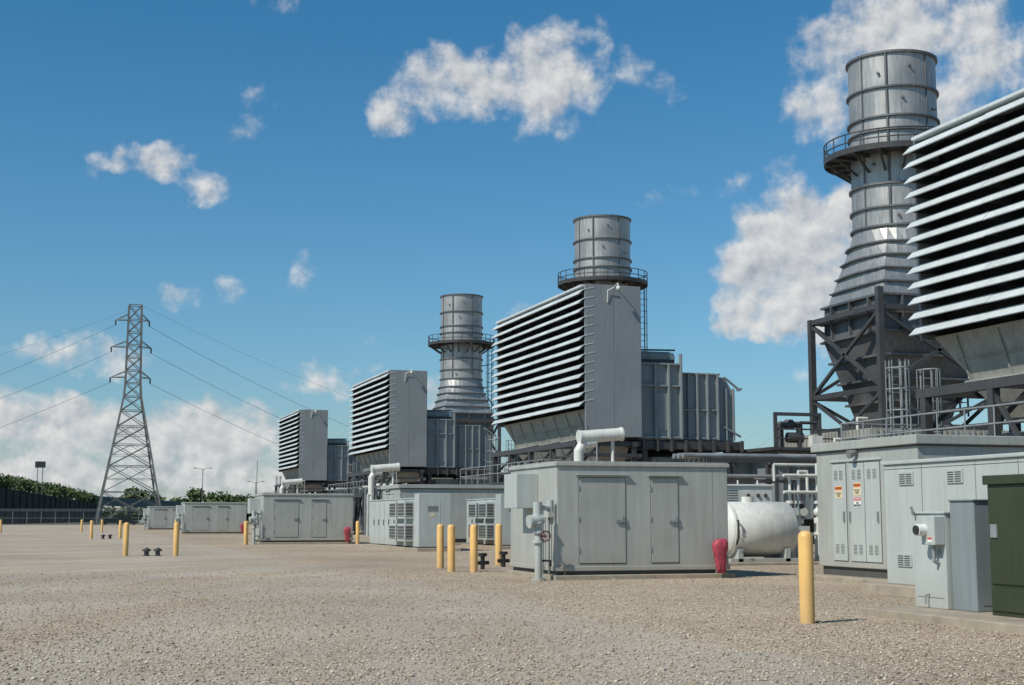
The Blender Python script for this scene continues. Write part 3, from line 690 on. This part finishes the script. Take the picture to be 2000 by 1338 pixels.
# ---------------------------------------------------------------- ground
def ground_mat():
    m,nt,b=newmat('gravel_ground'); L=nt.links.new
    tc=N(nt,'ShaderNodeNewGeometry'); P=tc.outputs['Position']
    v=N(nt,'ShaderNodeTexVoronoi'); v.inputs['Scale'].default_value=30; L(P,v.inputs['Vector'])
    v2=N(nt,'ShaderNodeTexVoronoi'); v2.inputs['Scale'].default_value=9; L(P,v2.inputs['Vector'])
    sp=N(nt,'ShaderNodeSeparateColor'); L(v.outputs['Color'],sp.inputs[0])
    r=N(nt,'ShaderNodeValToRGB'); el=r.color_ramp.elements
    el[0].position=0; el[0].color=(0.19,0.145,0.105,1); el[1].position=1; el[1].color=(0.66,0.57,0.45,1)
    e=el.new(.35); e.color=(0.37,0.285,0.20,1); e=el.new(.7); e.color=(0.49,0.395,0.29,1)
    L(sp.outputs[0],r.inputs[0])
    big=N(nt,'ShaderNodeTexNoise'); big.inputs['Scale'].default_value=.14; big.inputs['Detail'].default_value=7; big.inputs['Roughness'].default_value=.62; L(P,big.inputs['Vector'])
    # curved vehicle lanes: bands of compacted fines following the turn of the yard road
    ctr=N(nt,'ShaderNodeVectorMath',operation='SUBTRACT'); L(P,ctr.inputs[0]); ctr.inputs[1].default_value=(48,8,0)
    ln_=N(nt,'ShaderNodeVectorMath',operation='LENGTH'); L(ctr.outputs[0],ln_.inputs[0])
    cmb=N(nt,'ShaderNodeCombineXYZ'); L(ln_.outputs['Value'],cmb.inputs[0]); 
    sxx=N(nt,'ShaderNodeSeparateXYZ'); L(P,sxx.inputs[0])
    m1=N(nt,'ShaderNodeMath',operation='MULTIPLY'); L(sxx.outputs[1],m1.inputs[0]); m1.inputs[1].default_value=.09; L(m1.outputs[0],cmb.inputs[1])
    ln=N(nt,'ShaderNodeTexNoise'); ln.inputs['Scale'].default_value=.55; ln.inputs['Detail'].default_value=5; L(cmb.outputs[0],ln.inputs['Vector'])
    edge=N(nt,'ShaderNodeMath',operation='MULTIPLY_ADD'); L(big.outputs['Fac'],edge.inputs[0]); edge.inputs[1].default_value=8; L(sxx.outputs[0],edge.inputs[2])
    em_=N(nt,'ShaderNodeMapRange'); em_.inputs['From Min'].default_value=12.2; em_.inputs['From Max'].default_value=14.0; em_.inputs['To Min'].default_value=.06; em_.inputs['To Max'].default_value=-.3; L(edge.outputs[0],em_.inputs[0])
    la=N(nt,'ShaderNodeMath',operation='ADD'); L(ln.outputs['Fac'],la.inputs[0]); L(em_.outputs[0],la.inputs[1])
    rr=N(nt,'ShaderNodeValToRGB'); rr.color_ramp.elements[0].position=.44; rr.color_ramp.elements[1].position=.62
    L(la.outputs[0],rr.inputs[0])
    n3=N(nt,'ShaderNodeTexNoise'); n3.inputs['Scale'].default_value=45; n3.inputs['Detail'].default_value=3; L(P,n3.inputs['Vector'])
    r3=N(nt,'ShaderNodeValToRGB'); r3.color_ramp.elements[0].position=.3; r3.color_ramp.elements[0].color=(0.34,0.30,0.25,1); r3.color_ramp.elements[1].position=.7; r3.color_ramp.elements[1].color=(0.58,0.53,0.455,1)
    L(n3.outputs['Fac'],r3.inputs[0])
    mixh=N(nt,'ShaderNodeMix',data_type='RGBA'); mixh.inputs[0].default_value=.65; L(r.outputs[0],mixh.inputs[6]); L(r3.outputs[0],mixh.inputs[7])
    fine=N(nt,'ShaderNodeMix',data_type='RGBA'); L(rr.outputs[0],fine.inputs[0]); L(r.outputs[0],fine.inputs[6]); L(mixh.outputs[2],fine.inputs[7])
    mr=N(nt,'ShaderNodeMapRange'); mr.inputs['From Min'].default_value=.3; mr.inputs['From Max'].default_value=.7; mr.inputs['To Min'].default_value=.74; mr.inputs['To Max'].default_value=1.1; L(big.outputs['Fac'],mr.inputs[0])
    sc=N(nt,'ShaderNodeVectorMath',operation='SCALE'); L(fine.outputs[2],sc.inputs[0]); L(mr.outputs[0],sc.inputs['Scale'])
    L(sc.outputs[0],b.inputs['Base Color']); b.inputs['Roughness'].default_value=.95; b.inputs['Specular IOR Level'].default_value=.1
    h=N(nt,'ShaderNodeMath',operation='MULTIPLY_ADD'); L(v.outputs['Distance'],h.inputs[0]); h.inputs[1].default_value=-1; 
    h2=N(nt,'ShaderNodeMath',operation='MULTIPLY'); L(v2.outputs['Distance'],h2.inputs[0]); h2.inputs[1].default_value=-.8; L(h2.outputs[0],h.inputs[2])
    bp=N(nt,'ShaderNodeBump'); bp.inputs['Strength'].default_value=.65; bp.inputs['Distance'].default_value=.03; L(h.outputs[0],bp.inputs['Height']); L(bp.outputs[0],b.inputs['Normal'])
    return m
MT['ground']=ground_mat()
g=Obj('ground'); 
gp=g.p('ground','ground'); gp.face([(-3000,-500,0),(3500,-500,0),(3500,4000,0),(-3000,4000,0)])
go=g.done()
ve=Obj('grass_verge'); ve.p('grass','grassy').face([(-400,336,.05),(900,336,.05),(900,3900,.05),(-400,3900,.05)]); ve.done()
def stones():
    m,nt,b=newmat('loose_stones'); L=nt.links.new
    gm=N(nt,'ShaderNodeNewGeometry'); r=N(nt,'ShaderNodeValToRGB'); el=r.color_ramp.elements
    el[0].color=(0.19,0.155,0.12,1); el[1].color=(0.66,0.59,0.49,1); e=el.new(.4); e.color=(0.41,0.33,0.24,1); e=el.new(.75); e.color=(0.52,0.435,0.33,1)
    L(gm.outputs['Random Per Island'],r.inputs[0]); L(r.outputs[0],b.inputs['Base Color']); b.inputs['Roughness'].default_value=.9
    n=60000
    D=8+ (np.random.rand(n)**1.4)*36; th=math.radians(17.84)+np.arctan((np.random.rand(n)-.5)*1.0)
    x=D*np.sin(th);y=D*np.cos(th)
    keep=~((x>12.2)&(x<17.5)&(y>34.5)&(y<39)) & ~((x>12.7)&(y<21)) & ~((x>16.5)&(y<33.5)&(y>20.9))
    x=x[keep];y=y[keep];n=len(x)
    base=np.array([(1,0,0),(0,1,0),(-1,0,0),(0,-1,0),(0,0,.7),(0,0,-.5)],float)
    s=np.random.uniform(.008,.021,n)*(1+.5*(np.random.rand(n)>.94))
    a=np.random.rand(n)*2*PI
    V=base[None]*np.random.uniform(.6,1.3,(n,6,1))*s[:,None,None]
    V=V*np.stack([np.random.uniform(.8,1.5,n),np.random.uniform(.7,1.1,n),np.ones(n)],1)[:,None,:]
    c,si=np.cos(a)[:,None],np.sin(a)[:,None]
    X=V[:,:,0]*c-V[:,:,1]*si+x[:,None]; Y=V[:,:,0]*si+V[:,:,1]*c+y[:,None]; Z=V[:,:,2]+s[:,None]*.35
    P=np.stack([X,Y,Z],2).reshape(-1,3)
    F=np.array([(0,1,4),(1,2,4),(2,3,4),(3,0,4),(1,0,5),(2,1,5),(3,2,5),(0,3,5)])
    FF=(F[None]+6*np.arange(n)[:,None,None]).reshape(-1,3)
    me=bpy.data.meshes.new('gravel'); me.vertices.add(len(P)); me.vertices.foreach_set('co',P.ravel())
    me.loops.add(len(FF)*3); me.loops.foreach_set('vertex_index',FF.ravel().astype(np.int32))
    me.polygons.add(len(FF)); me.polygons.foreach_set('loop_start',(np.arange(len(FF))*3).astype(np.int32)); 
    me.update(calc_edges=True); me.validate()
    me.materials.append(m); ob=bpy.data.objects.new('gravel',me); COL.objects.link(ob)
stones()
# ---------------------------------------------------------------- sun and sky
sd=Vector((-.86,-.34,0)).normalized(); EL=math.radians(46)
sv=Vector((sd.x*math.cos(EL),sd.y*math.cos(EL),math.sin(EL)))
sl=bpy.data.lights.new('sun','SUN'); sl.energy=4.3; sl.angle=math.radians(.5); sl.color=(1,.93,.83)
so=bpy.data.objects.new('sun',sl); COL.objects.link(so); so.rotation_euler=sv.to_track_quat('Z','Y').to_euler(); so.location=(0,0,60)
W=bpy.data.worlds.new('World'); SC.world=W; W.use_nodes=True; nt=W.node_tree; nt.nodes.clear(); L=nt.links.new
try: W.cycles.sampling_method='NONE'
except Exception: pass
def M(op,a,b=None,c=None,clamp=False):
    n=N(nt,'ShaderNodeMath',operation=op); n.use_clamp=clamp
    for i,v in enumerate((a,b,c)):
        if v is None: continue
        if isinstance(v,(int,float)): n.inputs[i].default_value=v
        else: L(v,n.inputs[i])
    return n.outputs[0]
tc=N(nt,'ShaderNodeTexCoord'); sp=N(nt,'ShaderNodeSeparateXYZ'); L(tc.outputs['Generated'],sp.inputs[0])
sky=N(nt,'ShaderNodeTexSky',sky_type='NISHITA'); sky.sun_disc=False; sky.sun_elevation=EL; sky.sun_rotation=math.atan2(sd.x,sd.y)
sky.air_density=1.0; sky.dust_density=.8; sky.ozone_density=2.0
tr=N(nt,'ShaderNodeValToRGB'); tr.color_ramp.elements[0].position=0; tr.color_ramp.elements[0].color=(.74,.88,1.0,1); tr.color_ramp.elements[1].position=.34; tr.color_ramp.elements[1].color=(.30,.80,1.0,1)
e=tr.color_ramp.elements.new(.12); e.color=(.55,.86,1.0,1)
L(sp.outputs[2],tr.inputs[0])
tint=N(nt,'ShaderNodeMix',data_type='RGBA',blend_type='MULTIPLY'); tint.inputs[0].default_value=1; L(sky.outputs[0],tint.inputs[6]); L(tr.outputs[0],tint.inputs[7])
bg=N(nt,'ShaderNodeBackground'); bg.inputs[1].default_value=.105; L(tint.outputs[2],bg.inputs[0])
az=M('MULTIPLY',M('ARCTAN2',sp.outputs[0],sp.outputs[1]),57.29578)
el_=M('MULTIPLY',M('ARCSINE',sp.outputs[2]),57.29578)
cv=N(nt,'ShaderNodeCombineXYZ'); L(az,cv.inputs[0]); L(el_,cv.inputs[1])
wn=N(nt,'ShaderNodeTexNoise'); wn.inputs['Scale'].default_value=.9; wn.inputs['Detail'].default_value=3; L(cv.outputs[0],wn.inputs['Vector'])
ws=N(nt,'ShaderNodeVectorMath',operation='SUBTRACT'); L(wn.outputs['Color'],ws.inputs[0]); ws.inputs[1].default_value=(.5,.5,.5)
wm=N(nt,'ShaderNodeVectorMath',operation='SCALE'); L(ws.outputs[0],wm.inputs[0]); wm.inputs['Scale'].default_value=1.5
wa=N(nt,'ShaderNodeVectorMath',operation='ADD'); L(cv.outputs[0],wa.inputs[0]); L(wm.outputs[0],wa.inputs[1])
# clouds: azimuth, elevation, half width, half height (degrees), weight
CL=[(12.8,16.4,.9,1.0,.9),(15.0,17.5,1.9,1.2,1.1),(17.0,17.3,2.3,1.3,1.1),(19.4,17.7,2.0,2.0,1.1),(19.0,16.6,1.0,.7,.9),(21.4,19.1,.6,.8,.6),(24.3,17.3,.7,.7,.5),(23,18.3,1.0,.7,.3),
(1.8,13.8,1.0,.45,.7),(3.6,13.9,1.3,.75,.9),(5.1,13.2,.9,.6,.8),(7.1,16.6,.7,.4,.3),(6.9,15.3,1.0,.5,.25),
(31.6,18.1,1.9,1.4,.9),(33.6,18.9,2.4,1.6,1.3),(36.2,18.7,2.0,1.3,1.2),(30.5,16.4,1.3,1.6,.9),(37.1,17.2,1.4,1.4,1.2),(34.5,16.1,3,1.7,.9),
(29.6,11.2,2.3,1.7,1.8),(28.0,9.8,1.6,1.7,1.7),(27.3,8.4,1.2,1.1,1.4),(30.3,8.7,2.2,1.7,1.7),(29.4,6.5,1.2,.7,.4),(31.4,11.4,1.2,1.6,1.7),
(4.8,8.9,.9,.6,.6),(6.2,9.0,.6,.5,.35),(9.2,10.0,.6,.55,.4),(.2,6.5,1.9,.7,.7),(1.5,6.2,1.4,.7,.8),(3.5,6.0,1,.5,.4),
(-1.8,3.7,1.3,1.1,1.2),(.3,3.6,2.2,1.1,1.4),(2.6,3.2,2.0,1.1,1.4),(5.5,3.2,2.3,1.3,1.5),(7.1,2.8,1.4,1.4,1.4),(3.6,1.6,7.5,1.3,1.0),(-1,1.8,3.5,1.4,1.2),
(9.9,5.6,1.4,.8,.8),(11.5,5.6,1,.5,.6),(14.8,4.7,.6,.8,.7),(18.0,8.5,.9,.4,.4),(12.4,6.9,.6,.35,.2),(24.2,13.1,.9,.4,.2),(27.3,13.5,1.1,.5,.3),(29.2,13.5,1.3,.55,.3),(8.0,20.3,.7,.5,.4),
(20,1.2,14,.8,.5)]
def field(vec):
    cur=None
    for a,e,ra,re,w in CL:
        s=N(nt,'ShaderNodeVectorMath',operation='MULTIPLY_ADD'); L(vec,s.inputs[0]); ia,ie=1/(ra*1.35),1/(re*1.35); s.inputs[1].default_value=(ia,ie,0); s.inputs[2].default_value=(-a*ia,-e*ie,0)
        d=N(nt,'ShaderNodeVectorMath',operation='DOT_PRODUCT'); L(s.outputs[0],d.inputs[0]); L(s.outputs[0],d.inputs[1])
        v=M('MULTIPLY_ADD',d.outputs['Value'],-w,w)
        cur=v if cur is None else M('SMOOTH_MAX',cur,v,.25)
    return cur
fld=field(wa.outputs[0])
def fbm(vec,scale,detail=9,rough=.62):
    n=N(nt,'ShaderNodeTexNoise'); n.inputs['Scale'].default_value=scale; n.inputs['Detail'].default_value=detail; n.inputs['Roughness'].default_value=rough; L(vec,n.inputs['Vector']); return n.outputs['Fac']
n1=fbm(cv.outputs[0],.6,8,.58)
of=N(nt,'ShaderNodeVectorMath',operation='ADD'); L(cv.outputs[0],of.inputs[0]); of.inputs[1].default_value=(-.25,.35,0)
n2=fbm(of.outputs[0],.6,5,.55)
fc=M('MINIMUM',fld,1.25)
dens=M('ADD',fc,M('MULTIPLY',M('SUBTRACT',n1,.54),3.0))
ss=N(nt,'ShaderNodeMapRange'); ss.interpolation_type='SMOOTHSTEP'; ss.inputs['From Min'].default_value=-.05; ss.inputs['From Max'].default_value=1.1; L(dens,ss.inputs[0])
gate=N(nt,'ShaderNodeMapRange'); gate.interpolation_type='SMOOTHSTEP'; gate.inputs['From Min'].default_value=-.5; gate.inputs['From Max'].default_value=.3; L(fld,gate.inputs[0])
alpha=M('MULTIPLY',M('MULTIPLY',ss.outputs[0],gate.outputs[0]),.96)
lit=M('MULTIPLY_ADD',M('SUBTRACT',n1,n2),2.0,.66,clamp=True)
cr=N(nt,'ShaderNodeValToRGB'); cr.color_ramp.elements[0].color=(.38,.42,.48,1); cr.color_ramp.elements[1].color=(.84,.84,.83,1); cr.color_ramp.elements[0].position=.1; L(lit,cr.inputs[0])
bg2=N(nt,'ShaderNodeBackground'); bg2.inputs[1].default_value=.9; L(cr.outputs[0],bg2.inputs[0])
mx=N(nt,'ShaderNodeMixShader'); L(alpha,mx.inputs[0]); L(bg.outputs[0],mx.inputs[1]); L(bg2.outputs[0],mx.inputs[2])
wo=N(nt,'ShaderNodeOutputWorld'); L(mx.outputs[0],wo.inputs[0])
# ---------------------------------------------------------------- camera
cam=bpy.data.cameras.new('camera'); cam.lens=49.5; cam.sensor_width=36; cam.clip_end=6000; cam.clip_start=.1
co=bpy.data.objects.new('camera',cam); COL.objects.link(co); co.location=(0,0,1.6)
co.rotation_euler=(math.radians(90+7.089),0,-math.radians(17.8425))
SC.camera=co
